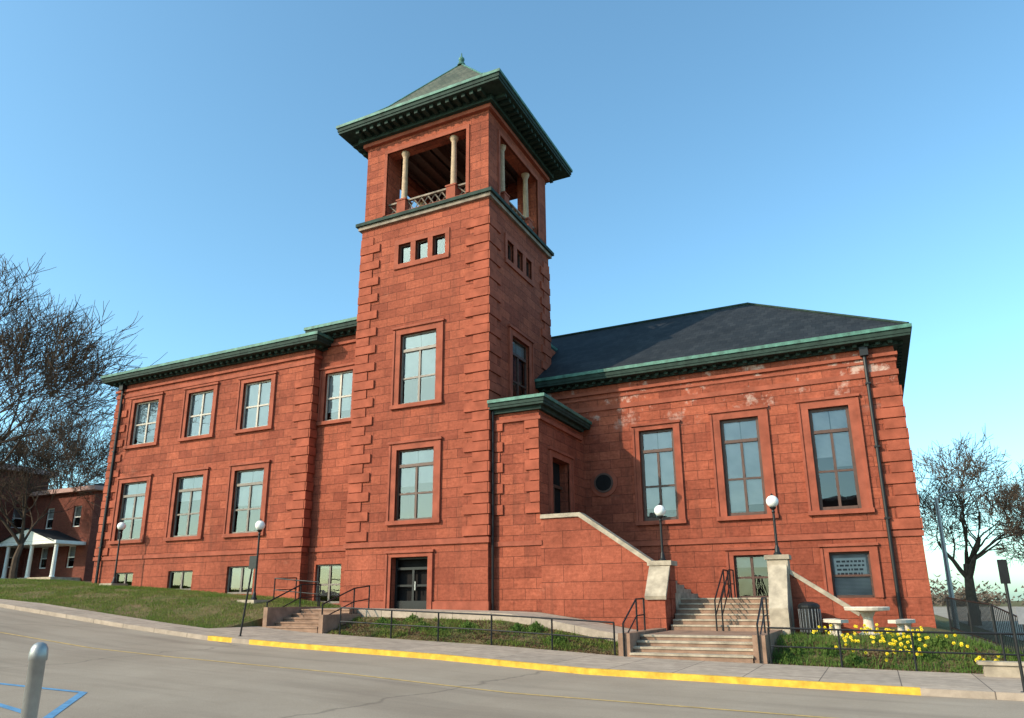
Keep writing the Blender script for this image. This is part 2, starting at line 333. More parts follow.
lbox(fr,Pf,door[0]+.1,door[1]-.1,.3,.4,door[3]-.08,door[3],'black'); lbox(fr,Pf,-3.66,-3.56,.3,.4,door[2],door[3]-.5,'black'); lbox(fr,Pf,door[0]+.1,-3.66,.3,.4,door[2],door[2]+.35,'black'); lbox(fr,Pf,-3.56,door[1]-.1,.3,.4,door[2],door[2]+.35,'black')
for a_,c_ in((door[0]+.1,-3.66),(-3.56,door[1]-.1)): lbox(fr,Pf,a_,c_,.3,.39,.55,.63,'black')
lbox(gl,Pf,door[0]-.1,door[1]+.1,.55,.6,door[2],door[3]+.1,'dark')
lbox(fr,Pf,-3.5,-3.46,.24,.28,.4,.75,'galv')
surround(tr,Pf,*door,w=.16,sill=False)
tw.build('tower_walls',bld)
# belfry
bf=MB(); zb0,zb1=17.52,21.95
ox0,ox1=-5.62,-1.2; oy0,oy1=1.15,5.45; oz0,oz1=17.75,21.1
for x0,x1 in((TX0+.06,ox0),(ox1,TX1-.06)):
    for y0,y1 in((.06,oy0),(oy1,TY1-.06)): bf.box(x0,x1,y0,y1,zb0,zb1,'stone')
bf.box(ox0,ox1,.06,.66,oz1,zb1,'stone'); bf.box(ox0,ox1,TY1-.66,TY1-.06,oz1,zb1,'stone'); bf.box(TX0+.06,TX0+.66,oy0,oy1,oz1,zb1,'stone'); bf.box(TX1-.66,TX1-.06,oy0,oy1,oz1,zb1,'stone')
bf.box(ox0,ox1,.06,.66,zb0,oz0,'trim'); bf.box(ox0,ox1,TY1-.66,TY1-.06,zb0,oz0,'trim'); bf.box(TX0+.06,TX0+.66,oy0,oy1,zb0,oz0,'trim'); bf.box(TX1-.66,TX1-.06,oy0,oy1,zb0,oz0,'trim')
bf.box(TX0+.3,TX1-.3,.3,TY1-.3,17.53,17.6,'dark'); bf.box(TX0+.3,TX1-.3,.3,TY1-.3,21.7,21.8,'wood')
for i in range(9):
    x=TX0+.8+i*.66; bf.box(x,x+.14,.4,TY1-.4,21.5,21.7,'wood')
bf.box(-3.6,-3.3,.7,TY1-.7,21.2,21.5,'wood')
for P,a,c in((PF(.06),ox0,ox1),(PR_(TX1-.06),oy0,oy1),(PL_(TX0+.06),oy0,oy1)):
    lbox(bf,P,a-.16,a,-.05,.05,oz0,oz1,'trim'); lbox(bf,P,c,c+.16,-.05,.05,oz0,oz1,'trim'); lbox(bf,P,a-.16,c+.16,-.055,.05,oz1,oz1+.2,'trim')
    W=c-a
    for cu in(a+W*.19,c-W*.19):
        lbox(bf,P,cu-.24,cu+.24,.03,.55,oz0,oz0+.62,'trim'); lbox(bf,P,cu-.28,cu+.28,-.0,.59,oz0+.62,oz0+.70,'trim')
        cpos=P(cu,.29,oz0+.7); hh=oz1-oz0-.7
        bf.lathe(cpos,[(.2,0),(.2,.06),(.155,.1),(.145,.3),(.12,hh-.3),(.13,hh-.26),(.16,hh-.2),(.2,hh-.12),(.21,hh-.02)],'colstone',16)
    for s0,s1 in((a+W*.19+.24,c-W*.19-.24),(a,a+W*.19-.24),(c-W*.19+.24,c)):
        if s1-s0<.15: continue
        lbox(bf,P,s0,s1,.2,.34,oz0+.62,oz0+.7,'belt'); lbox(bf,P,s0,s1,.2,.34,oz0,oz0+.06,'belt')
        n=max(1,round((s1-s0)/.4)); st=(s1-s0)/n
        for i in range(n):
            q0=s0+i*st;q1=q0+st
            bf.tube([P(q0,.27,oz0+.06),P(q1,.27,oz0+.62)],.03,'belt',4); bf.tube([P(q0,.27,oz0+.62),P(q1,.27,oz0+.06)],.03,'belt',4)
bf.build('belfry',bld)
te=MB()
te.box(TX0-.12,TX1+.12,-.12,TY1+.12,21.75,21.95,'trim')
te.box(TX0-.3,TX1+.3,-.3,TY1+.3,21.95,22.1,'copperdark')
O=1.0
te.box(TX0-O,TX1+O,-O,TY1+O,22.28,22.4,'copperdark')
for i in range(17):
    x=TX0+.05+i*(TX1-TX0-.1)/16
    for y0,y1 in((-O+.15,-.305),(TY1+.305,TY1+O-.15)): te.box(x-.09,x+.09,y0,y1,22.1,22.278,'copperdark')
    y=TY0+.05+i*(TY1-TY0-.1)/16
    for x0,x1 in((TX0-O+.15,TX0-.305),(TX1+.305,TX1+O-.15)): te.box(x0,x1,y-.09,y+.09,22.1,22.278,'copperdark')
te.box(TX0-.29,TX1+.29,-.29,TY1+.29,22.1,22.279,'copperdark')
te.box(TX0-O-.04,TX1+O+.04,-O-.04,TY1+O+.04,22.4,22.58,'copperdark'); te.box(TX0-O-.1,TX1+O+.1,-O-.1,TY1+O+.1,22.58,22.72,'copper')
cx_,cy_=(TX0+TX1)/2,(TY0+TY1)/2; R=4.2; zr=22.74; ap=(cx_,cy_,28.0)
c4=[(cx_-R,cy_-R,zr),(cx_+R,cy_-R,zr),(cx_+R,cy_+R,zr),(cx_-R,cy_+R,zr)]
R2=2.7; c5=[(cx_-R2,cy_-R2,24.35),(cx_+R2,cy_-R2,24.35),(cx_+R2,cy_+R2,24.35),(cx_-R2,cy_+R2,24.35)]
for i in range(4):
    j=(i+1)%4; te.poly([c4[i],c4[j],c5[j],c5[i]],'slateg'); te.poly([c5[i],c5[j],ap],'slateg'); te.tube([c4[i],c5[i],ap],.05,'copper',6)
te.lathe((cx_,cy_,27.85),[(.25,0),(.2,.15),(.1,.25),(.16,.38),(.16,.48),(.05,.6),(.02,.85)],'copper',12)
te.build('tower_eave_and_roof',bld)

# left wing
lw=MB(); LX0,LX1,LY=-24.1,-9.8,.5; P=PF(LY)
up=[(-22.5,-20.55,8.27,10.7),(-18.25,-16.42,8.27,10.7),(-14.3,-12.45,8.27,10.7)]
dn=[(-22.68,-20.68,3.15,6.22),(-18.42,-16.5,3.15,6.22),(-14.36,-12.43,3.15,6.22)]
ba=[(-22.4,-20.9,.75,1.5),(-18.3,-16.6,.55,1.5),(-14.3,-12.6,.35,1.62)]
wall(lw,P,LX0,LX1,-2,2.2,ba,'base'); wall(lw,P,LX0,LX1,2.2,12.,up+dn,'stone')
lw.poly([(LX1,LY,-2),(LX1,3,-2),(LX1,3,12),(LX1,LY,12)],'stone'); lw.poly([(LX0,15,-2),(LX0,LY,-2),(LX0,LY,12),(LX0,15,12)],'stone'); lw.poly([(LX1,15,-2),(LX0,15,-2),(LX0,15,12),(LX1,15,12)],'stone')
for i,w in enumerate(up): window(fr,gl,P,*w,'MS',kf='cream',blind=1,seed=i); surround(tr,P,*w,w=.22)
for i,w in enumerate(dn): window(fr,gl,P,*w,'TMS',kf='greyframe',blind=[.75,.5,.6][i],seed=i+5); surround(tr,P,*w,w=.24)
for i,w in enumerate(ba): window(fr,gl,P,*w,'M',kf='greyframe',blind=[0,0,.9][i],seed=i)
tr.box(LX0-.06,LX1+.06,LY-.07,LY+.3,2.16,2.34,'trim')
tr.box(LX0-.04,LX1+.04,LY-.05,LY+.3,11.1,11.3,'trim')
for e,s in((LX0,1),(LX1,-1)): quoins(qn,P,e,s,2.4,11.0,1.05,.7,.42)
quoins(qn,PR_(LX1),LY-.05,1,2.4,11.,.49,.4,.42)
lw.build('left_wing_walls',bld)
lc=MB(); cornice(lc,LX0,LX1,LY,15,12.0,.62,.42); hip(lc,LX0-.6,LX1+.6,LY-.6,15.6,12.42,14.3,'slate'); lc.build('left_wing_cornice_and_roof',bld)
cw=MB(); P=PF(1.0); cwn=(-9.45,-7.8,8.25,10.65); cwb=(-9.35,-7.9,-.1,1.6)
wall(cw,P,LX1,TX0+.2,-2,2.2,[cwb],'base'); wall(cw,P,LX1,TX0+.2,2.2,12.6,[cwn],'stone')
cw.box(LX1+.1,TX1-.4,3.2,17,2,12.6,'stone')
window(fr,gl,P,*cwn,'MS',kf='cream',blind=1); surround(tr,P,*cwn,w=.2); window(fr,gl,P,*cwb,'MS',kf='greyframe',blind=.2)
tr.box(LX1+.06,TX0+.1,.93,1.3,2.16,2.34,'trim')
cornice(cw,LX1+.08,TX1-.5,1.0,17,12.55,.62,.42,right=False); hip(cw,LX1-.5,TX1-.5,.4,17.6,12.97,15.0,'slate'); cw.build('link_block',bld)

# right wing
rw=MB(); RX0,RX1,RY,RYB=0.,15.,5.3,17.0; P=PF(RY)
rwin=[(4.7,6.22,3.2,7.15),(8.2,9.75,3.22,7.25),(11.68,13.15,3.25,7.3)]
rbas=[(8.3,9.62,.0,1.66),(11.82,13.2,.0,1.67)]
wall(rw,P,RX0-.3,RX1,-3,2.2,rbas,'base'); wall(rw,P,RX0-.3,RX1,2.2,9.62,rwin,'stonew',.32)
rw.poly([(RX1,RY,-3),(RX1,RYB,-3),(RX1,RYB,9.62),(RX1,RY,9.62)],'stonew'); rw.poly([(RX1,RYB,-3),(0,RYB,-3),(0,RYB,9.62),(RX1,RYB,9.62)],'stonew')
for i,w in enumerate(rwin): window(fr,gl,P,*w,'TMS',blind=[.97,.97,.6][i],seed=i+20,bw=.12); surround(tr,P,*w,w=.3 if i else .2)
for i,w in enumerate(rbas): window(fr,gl,P,*w,'MS' if i==0 else 'S',kf='wood',blind=1. if i else .4,seed=i+2); surround(tr,P,*w,w=.2,sill=False)
lbox(gl,P,11.95,13.05,.215,.222,.75,1.45,'white')
for j in range(4):
    zz=1.33-.15*j; u=12.03
    rr=random.Random(j)
    while u<12.93:
        l=rr.uniform(.05,.16); lbox(gl,P,u,min(u+l,12.98),.211,.2145,zz-.045,zz+.03,'paper'); u+=l+.04
tr.box(RX0+.01,RX1+.07,RY-.07,RY+.3,2.16,2.36,'trim'); tr.box(RX0+.01,RX1+.05,RY-.06,RY+.3,8.3,8.5,'trim')
tr.box(RX0+.01,RX1+.05,RY-.04,RY+.3,8.85,8.95,'trim')
quoins(qn,P,RX1,-1,2.4,8.2,1.0,.7,.42); quoins(qn,PR_(RX1),RY-.055,1,2.4,8.2,1.0,.7,.42)
rc=(3.0,RY,4.98)
for r,h,k in((.62,.06,'trim'),(.44,.10,'wood'),(.36,.105,'dark')):
    n=28; pts=[(rc[0]+r*math.cos(2*math.pi*i/n),RY-h,rc[2]+r*math.sin(2*math.pi*i/n)) for i in range(n)]; tr.poly(pts,k)
    for i in range(n):
        a,c=pts[i],pts[(i+1)%n]; tr.poly([a,c,(c[0],RY+.02,c[2]),(a[0],RY+.02,a[2])],k)
rw.build('right_wing_walls',bld)
rc=MB(); cornice(rc,RX0-.2,RX1,RY,RYB,9.62,.6,.42,left=False); hip(rc,-9,RX1+.58,RY-.58,RYB+.58,10.05,14.55,'slate'); rc.build('right_wing_cornice_and_roof',bld)
# porch
po=MB(); PX=2.1; PY=.3; P=PF(PY)
wall(po,P,0,PX,-2.,7.45,[],'stone'); pd=(1.5,3.35,2.2,5.6); wall(po,PR_(PX),PY,RY,-2,7.45,[pd],'stone',.5)
lbox(gl,PR_(PX),pd[0],pd[1],.42,.46,pd[2],pd[3],'dark'); lbox(fr,PR_(PX),pd[0],pd[1],.3,.38,4.5,4.62,'wood'); lbox(fr,PR_(PX),2.38,2.46,.3,.38,2.2,4.5,'wood')
surround(tr,PR_(PX),*pd,w=.25,sill=False)
cornice(po,0.0,PX,PY,RY-.4,7.45,.34,.38,left=False,dent=False)
po.box(.0,PX+.1,PY-.05,RY-.1,7.83,7.9,'copperdark')
quoins(qn,P,PX,-1,3.2,7.,.6,.42,.42); quoins(qn,P,.02,1,3.2,7.,.5,.36,.42); tr.box(0.08,PX+.06,PY-.06,PY+.2,2.0,2.18,'trim'); po.build('porch',bld)
dp=MB()
for x,y,zt,zb_ in((13.95,RY-.14,9.5,-1.2),(-23.55,LY-.13,11.9,.9)):
    dp.tube([(x,y,zb_),(x,y,zt-.3)],.07,'black',8); dp.box(x-.15,x+.15,y-.15,y+.12,zt-.35,zt,'black')
    for z in(2.8,5.5,8): dp.box(x-.1,x+.1,y-.085,y+.12,z,z+.06,'black')
dp.tube([(.35,RY-.2,9.4),(.2,RY-.2,8.9),(.2,.2+RY-.5,8.2)],.06,'black',8); dp.tube([(.14,.12,-.4),(.14,.12,7.4)],.05,'black',8)
dp.build('drain_pipes',bld)
fr.build('window_frames',bld); gl.build('window_glazing',bld); tr.build('stone_trim',bld); qn.build('quoins',bld)

# ------------------------------------------------------------ stairs
st=MB()
SY=.28
def prism(mb,prof,y0,y1,k):
    mb.poly([(x,y0,z) for x,z in prof],k); mb.poly([(x,y1,z) for x,z in prof][::-1],k); n=len(prof)
    for i in range(n):
        a,c=prof[i],prof[(i+1)%n]; mb.poly([(a[0],y0,a[1]),(a[0],y1,a[1]),(c[0],y1,c[1]),(c[0],y0,c[1])],k)
def prismx(mb,prof,x0,x1,k):
    mb.poly([(x0,y,z) for y,z in prof],k); mb.poly([(x1,y,z) for y,z in prof][::-1],k); n=len(prof)
    for i in range(n):
        a,c=prof[i],prof[(i+1)%n]; mb.poly([(x0,a[0],a[1]),(x1,a[0],a[1]),(x1,c[0],c[1]),(x0,c[0],c[1])],k)
prism(st,[(2.11,-2),(6.3,-2),(6.3,1.15),(3.65,2.98),(2.11,2.98)],SY,SY+.42,'base')
prism(st,[(2.11,2.98),(3.65,2.98),(6.3,1.15),(6.34,1.30),(3.72,3.13),(2.13,3.13)],SY-.07,SY+.49,'coping')
st.box(6.3,6.98,SY-.12,SY+.62,-2,1.12,'base'); st.box(6.22,7.06,SY-.2,SY+.7,1.12,1.28,'coping')
prismx(st,[(-.55,-1.9),(SY-.13,-1.9),(SY-.13,1.0),(-.55,.0)],6.34,6.94,'base'); prismx(st,[(-.62,-.02),(SY-.13,1.0),(SY-.13,1.15),(-.66,.1)],6.28,7.0,'coping')
st.box(10.18,10.82,SY-.12,SY+.55,-2,1.22,'coping'); st.box(10.12,10.88,SY-.18,SY+.61,1.22,1.36,'coping')
prismx(st,[(-.75,-1.9),(SY-.13,-1.9),(SY-.13,1.05),(-.75,-.3)],10.22,10.78,'coping')
prism(st,[(10.82,-2),(12.7,-2),(12.7,-.55),(10.82,.75)],SY+.05,SY+.3,'base'); prism(st,[(10.83,.75),(12.7,-.55),(12.75,-.42),(10.83,.9)],SY,SY+.35,'coping')
n=4; zl0=g(8.6)+.12
for i in range(n):
    y=-4.75+i*.36; st.box(6.98,10.22,y,-.3,zl0-.8,zl0+(i+1)*(-1.0-zl0)/n,'brownstep')
    st.box(6.96,10.24,y-.03,y+.33,zl0+(i+1)*(-1.0-zl0)/n-.05,zl0+(i+1)*(-1.0-zl0)/n+.004,'coping')
for i in range(6):
    y=-.3+i*.32; z=-1.0+(i+1)*.17; st.box(7.02,10.18,y,5.2,-1.4,z,'brownstep'); st.box(7.03,10.17,y-.03,y+.3,z-.045,z+.004,'coping')
st.box(6.62,6.96,-4.7,-.67,-2,-.92,'brownstep'); st.box(10.24,10.56,-4.7,-.8,-2,-.92,'brownstep')
for i in range(13):
    x1=7.02-i*.26; z=.02+(i+1)*.17; st.box(3.7,x1,SY+.44,4.2,-1,z,'coping')
st.box(2.12,3.7,SY+.44,5.2,-1,2.2,'coping')
st.build('entrance_steps',bld)
bs=MB(); zs0=g(-5.2)+.12; zt1=b(-5.2)+.025
for i in range(5):
    y=-4.75+i*.42; zt=zs0+(i+1)*(zt1-zs0)/5; bs.box(-6.4,-4.1,y,-2.5,-2,zt,'brownstep'); bs.box(-6.42,-4.08,y-.03,y+.3,zt-.05,zt+.004,'brownstep')
bs.box(-6.62,-6.43,-4.75,-1.9,-2,-.2,'brownstep'); bs.box(-4.07,-3.88,-4.75,-2.66,-2,-.45,'brownstep')
bs.build('forecourt_steps')

# ------------------------------------------------------------ railings
def railing(name,pts,h=.9,mid=True,r=.027,step=None):
    mb=MB()
    for p in pts: mb.tube([p,(p[0],p[1],p[2]+h)],r,'black',6)
    mb.tube([(p[0],p[1],p[2]+h) for p in pts],r,'black',6)
    if mid: mb.tube([(p[0],p[1],p[2]+h*.5) for p in pts],r*.8,'black',6)
    return mb.build(name)
xs=[-3.2,-1.1,.7,2.6,4.6,6.5]; railing('sidewalk_railing',[(x,-4.66,g(x)+.1) for x in xs])
xs=[10.65,12.3,13.9,15.7,17.3]; railing('sidewalk_railing.001',[(x,-4.66,g(x)+.1) for x in xs])
railing('stair_handrail',[(6.8,-4.75,-1.6),(6.8,-3.4,-.95),(6.8,-2.6,-.93)],.95)
railing('stair_handrail.001',[(10.4,-4.75,-1.6),(10.4,-3.4,-.95),(10.4,-2.6,-.93)],.95)
railing('stair_handrail.002',[(8.55,-.5,-1.0),(8.55,1.4,.02),(8.55,2.2,.02)],.95); railing('stair_handrail.003',[(8.75,-.5,-1.0),(8.75,1.4,.02),(8.75,2.2,.02)],.95)
railing('forecourt_handrail',[(-6.52,-4.7,-.98),(-6.52,-3.0,-.33),(-6.52,-1.9,-.3)],.95); railing('forecourt_handrail.001',[(-3.97,-4.7,-1.05),(-3.97,-3.0,-.5),(-3.97,-2.1,-.4)],.95)
railing('area_railing',[(-9.6,.1,.05),(-9.6,-1.2,.0),(-7.2,-1.2,-.2)],.95)
cf=MB(); fx=[(15.4,4.6),(15.75,1.8),(16.0,-1.2),(16.4,-4.4)]
for a in fx: cf.tube([(a[0],a[1],gz(*a)),(a[0],a[1],gz(*a)+1.15)],.035,'black',6)
for a,c in zip(fx,fx[1:]):
    za,zc=gz(*a),gz(*c)
    for h in(.12,1.12): cf.tube([(a[0],a[1],za+h),(c[0],c[1],zc+h)],.022,'black',5)
    n=20
    for i in range(1,n):
        t=i/n; x=a[0]+(c[0]-a[0])*t;y=a[1]+(c[1]-a[1])*t; z=za+(zc-za)*t; cf.tube([(x,y,z+.12),(x,y,z+1.12)],.011,'black',4)
cf.build('iron_fence')

# ------------------------------------------------------------ street furniture
def globe_lamp(name,x,y,z,h,pad=False):
    mb=MB()
    if pad: mb.box(x-.45,x+.45,y-.45,y+.45,z-.5,z+.22,'coping'); z+=.22
    mb.lathe((x,y,z),[(.13,0),(.13,.05),(.09,.1),(.07,.25),(.045,.32),(.04,h-.4),(.06,h-.36),(.04,h-.3),(.1,h-.24),(.11,h-.2)],'black',12)
    pr=[(.2*math.sin(math.pi*i/12)+.001,h-.2*math.cos(math.pi*i/12)-.01) for i in range(13)]
    mb.lathe((x,y,z),pr,'globe',20); mb.lathe((x,y,z),[(.03,h+.17),(.05,h+.2),(.01,h+.26)],'black',8)
    o=mb.build(name); gi=mb.mats.index('globe')
    for p in o.data.polygons:
        if p.material_index==gi: p.use_smooth=True
    return o
globe_lamp('globe_street_lamp',6.66,.55,1.28,1.78); globe_lamp('globe_street_lamp.001',10.5,.5,1.36,1.78)
globe_lamp('globe_street_lamp.002',-20.9,-.5,.7,2.85,True); globe_lamp('globe_street_lamp.003',-9.4,-2.5,-.15,3.0,True)
def signpost(name,x,y,h,sw,sh,k='signgrey',sides=True,lean=0):
    mb=MB(); z=g(x)+.1; mb.tube([(x,y,z),(x+lean,y,z+h)],.028,'black',8)
    mb.box(x+lean-sw/2,x+lean+sw/2,y-.04,y-.025,z+h-sh,z+h,k); mb.tube([(x,y,z),(x,y,z+.03)],.07,'black',10); return mb.build(name)
signpost('parking_sign',-4.6,-7.7,2.45,.3,.4,'black',lean=.3)
signpost('parking_sign.001',15.5,-8.2,2.4,.16,.45,'black'); signpost('parking_sign.002',16.0,-5.9,1.5,.2,.35)
mp=MB(); mp.lathe((8.52,-22.03,g(8.5)),[(.085,0),(.085,.02),(.045,.03),(.045,1.34),(.052,1.345),(.052,1.38),(.048,1.415),(.035,1.44),(.015,1.452)],'galv',24); o=mp.build('metal_bollard_post')
for p in o.data.polygons: p.use_smooth=True
tc=MB(); x,y,z=11.35,-.35,-1.06; tc.lathe((x,y,z),[(.27,0),(.29,.05),(.3,.75),(.32,.78),(.32,.84),(.26,.9),(.12,.95)],'black',20)
for i in range(20):
    a=2*math.pi*i/20; tc.tube([(x+.31*math.cos(a),y+.31*math.sin(a),z+.06),(x+.315*math.cos(a),y+.315*math.sin(a),z+.74)],.012,'signgrey',4)
tc.build('litter_bin')
tb=MB(); x,y=12.95,-.6; z=-1.08; tb.lathe((x,y,z),[(.28,0),(.3,.06),(.15,.14),(.13,.5),(.22,.68),(.6,.72),(.62,.8),(.6,.82)],'concbench',24); tb.build('concrete_table')
def bench(name,cx,cy,z,a0,a1,r=1.05):
    mb=MB(); n=10
    for i in range(n):
        q=[]
        for zz in(.38,.47):
            for rr,aa in((r-.17,a0+(a1-a0)*i/n),(r+.17,a0+(a1-a0)*i/n),(r+.17,a0+(a1-a0)*(i+1)/n),(r-.17,a0+(a1-a0)*(i+1)/n)): q.append((cx+rr*math.cos(aa),cy+rr*math.sin(aa),z+zz))
        mb.hexa(q,'concbench')
    for f in(.18,.82):
        a=a0+(a1-a0)*f; mb.lathe((cx+r*math.cos(a),cy+r*math.sin(a),z),[(.13,0),(.13,.05),(.08,.1),(.08,.3),(.13,.38)],'concbench',10)
    mb.build(name)
bench('curved_concrete_bench',x,y,z,math.radians(150),math.radians(235)); bench('curved_concrete_bench.001',x,y,z,math.radians(-55),math.radians(30))
sl=MB(); x,y=16.75,20; z=g(x); sl.tube([(x,y,z),(x,y,z+7.0)],[.14,.09],'galv',10); sl.tube([(x,y,z+6.9),(x+.5,y,z+7.25),(x+1.3,y,z+7.35)],.05,'galv',8); sl.box(x+1.2,x+1.85,y-.13,y+.13,z+7.26,z+7.4,'galv'); sl.build('tall_street_light')

# ------------------------------------------------------------ terrain
te=MB()
xs=sorted({*np.arange(-40,22,.75).round(2),-6.92,-6.88,-6.52,-6.48,6.18,6.22,-400,-250,-150,-100,-70,-55,30,45,70,120,200,400}); ys=sorted({-400,-200,-100,-60,-40,-25,-12,-8.6,-8.35,-6.93,-6.88,-4.72,-4.68,*np.arange(-6.6,-1.9,.3).round(2),-2.58,-2.52,-1.95,0,5,10,20,40,70,120,200,400})
nx,ny=len(xs),len(ys); te.v=[(float(x),float(y),gz(x,y)+(.02*math.sin(x*2.3)*math.sin(y*2.9) if -4.6<y<-2.6 else 0)) for y in ys for x in xs]; te.mat('ground')
te.f=[(j*nx+i,j*nx+i+1,(j+1)*nx+i+1,(j+1)*nx+i) for j in range(ny-1) for i in range(nx-1)]; te.mi=[0]*len(te.f); te.build('ground')
def strip(name,x0,x1,ya,yb,dz,k,step=.75,f=g,side=None,drop=.1):
    mb=MB(); n=max(1,int((x1-x0)/step)); X=[x0+(x1-x0)*i/n for i in range(n+1)]
    for a,c in zip(X,X[1:]):
        mb.poly([(a,ya,f(a)+dz),(c,ya,f(c)+dz),(c,yb,f(c)+dz),(a,yb,f(a)+dz)],k)
        if side: mb.poly([(a,ya,f(a)-drop),(c,ya,f(c)-drop),(c,ya,f(c)+dz),(a,ya,f(a)+dz)],k)
        if side: mb.poly([(c,yb,f(c)-drop),(a,yb,f(a)-drop),(a,yb,f(a)+dz),(c,yb,f(c)+dz)],k)
    return mb.build(name)
strip('street_road',-200,200,-8.5,-45,0,'road',1)
strip('cross_street',18.6,60,-8.49,150,.02,'road',2)
strip('sidewalk',-6.9,17.6,-8.34,-4.7,.12,'walk',side=True); strip('sidewalk.001',-120,-6.9,-8.34,-6.9,.12,'walk',side=True)
strip('forecourt_paving',-6.45,6.15,-2.6,-.07,.02,'walk',f=b,side=True,drop=.5)
for nm,a,c,k in(('kerb',-120,-5.1,'walk'),('yellow_kerb',-5.1,-4.1,'yellow'),('kerb.001',-4.1,-3.4,'walk'),('yellow_kerb.001',-3.4,13.8,'yellow'),('kerb.002',13.8,18,'walk')):
    strip(nm,a,c,-8.5,-8.345,.13,k,.6,side=True)
strip('centre_line',-100,100,-12.3,-12.2,.005,'lineyellow',1)
def mark(name,segs,w=.12,k='blue'):
    mb=MB()
    for (xa,ya),(xb,yb) in segs:
        d=Vector((xb-xa,yb-ya,0)); n=max(1,int(d.length/.5)); s=Vector((-d.y,d.x,0)).normalized()*w/2
        for i in range(n):
            p=Vector((xa,ya,0))+d*i/n; q=Vector((xa,ya,0))+d*(i+1)/n
            mb.poly([(v.x,v.y,g(v.x)+.006) for v in(p+s,p-s,q-s,q+s)],k)
    mb.build(name)
mark('parking_bay_marking',[((-.6,-17.1),(1.6,-16.9)),((1.6,-16.9),(4.1,-19.3)),((.2,-18.0),(2.9,-18.5))]); mark('parking_bay_marking.001',[((6.2,-17.0),(6.9,-18.3))],.14)
rwall=MB(); rwall.box(15.2,18.2,-5.3,-5.05,-2,-1.45,'coping'); rwall.box(15.1,18.3,-5.35,-5.0,-1.45,-1.38,'coping'); rwall.build('low_concrete_wall')

# ------------------------------------------------------------ vegetation
def blades(name,pts,h0,h1,w,k,extra=None,lean=.5):
    N=len(pts); V=np.zeros((N*3,3)); a=rng.uniform(0,2*np.pi,N); h=rng.uniform(h0,h1,N); d=np.stack([np.cos(a),np.sin(a),np.zeros(N)],1); P=np.array(pts)
    V[0::3]=P-d*w/2; V[1::3]=P+d*w/2; l=rng.uniform(-lean,lean,(N,2))*h[:,None]; V[2::3]=P+np.concatenate([l,h[:,None]],1)
    me=bpy.data.meshes.new(name); me.vertices.add(N*3); me.vertices.foreach_set('co',V.ravel()); me.loops.add(N*3); me.loops.foreach_set('vertex_index',np.arange(N*3)); me.polygons.add(N); me.polygons.foreach_set('loop_start',np.arange(0,N*3,3)); me.update(); me.validate()
    me.materials.append(M[k]); o=bpy.data.objects.new(name,me); COL.objects.link(o); return o
def scat(n,x0,x1,y0,y1,dens=None):
    out=[]
    while len(out)<n:
        x=random.uniform(x0,x1);y=random.uniform(y0,y1)
        if dens and random.random()>dens(x,y): continue
        out.append((x,y,gz(x,y)-.01))
    return out
pn=lambda x,y:.25+.75*(math.sin(x*1.3+2*math.sin(y*.9))*math.sin(y*1.7+x*.6)>-.25)
pb=lambda x,y:.0 if -6.6<x<-3.9 else .1+.9*(math.sin(x*2.1+2*math.sin(y*1.9))*math.sin(y*3.7+x*.9)>.2)
blades('lawn_grass',scat(60000,-34,-6.95,-6.85,.4,pn),.05,.12,.022,'grass')
blades('bed_grass',scat(5000,-4,6.5,-4.6,-2.7,pb),.05,.16,.03,'grass')
blades('bed_mulch',scat(16000,-4,16.5,-4.6,-2.7,lambda x,y:0 if 6.6<x<10.6 else 1),.02,.06,.07,'straw',lean=1.5)
blades('flower_bed_leaves',scat(4500,10.6,16.5,-4.55,-1.9,pn),.06,.2,.03,'leafg')
clumps=[(random.uniform(11,15.8),random.uniform(-4.2,-2.2)) for _ in range(15)]
df=MB()
for cx0,cy0 in clumps:
    for _ in range(random.randint(3,12)):
        x=cx0+random.gauss(0,.26);y=cy0+random.gauss(0,.2)
        if x<10.7 or y<-4.55: continue
        z=gz(x,y); h=random.uniform(.18,.34); df.tube([(x,y,z),(x,y,z+h)],.006,'leafg',3,cap=False)
        fx0=Vector((random.uniform(-.6,.6),-1,random.uniform(-.3,.6))).normalized(); c=Vector((x,y,z+h)); u=fx0.cross(Vector((0,0,1))).normalized(); w=fx0.cross(u)
        for i in range(6):
            a=i*math.pi/3; p=c+(u*math.cos(a)+w*math.sin(a))*.045; s=(u*-math.sin(a)+w*math.cos(a))*.018; df.poly([c,p-(p-c)*.4+s,p,p-(p-c)*.4-s],'daff')
        df.tube([c,c+fx0*.03],[.012,.02],'daff',5,cap=False)
df.build('daffodil_bed')
sh=[]
for cx0,cy0 in [(random.uniform(-3,6.2),random.uniform(-3.9,-2.9)) for _ in range(12)]+[(random.uniform(10.9,16.5),random.uniform(-4.2,-2.4)) for _ in range(12)]:
    for _ in range(350):
        r=abs(random.gauss(0,.2)); a=random.uniform(0,6.28); x=cx0+r*math.cos(a);y=cy0+r*math.sin(a); sh.append((x,y,gz(x,y)+random.random()*max(0,.24-r*.6)))
blades('low_shrub_mass',sh,.03,.09,.05,'leafg')

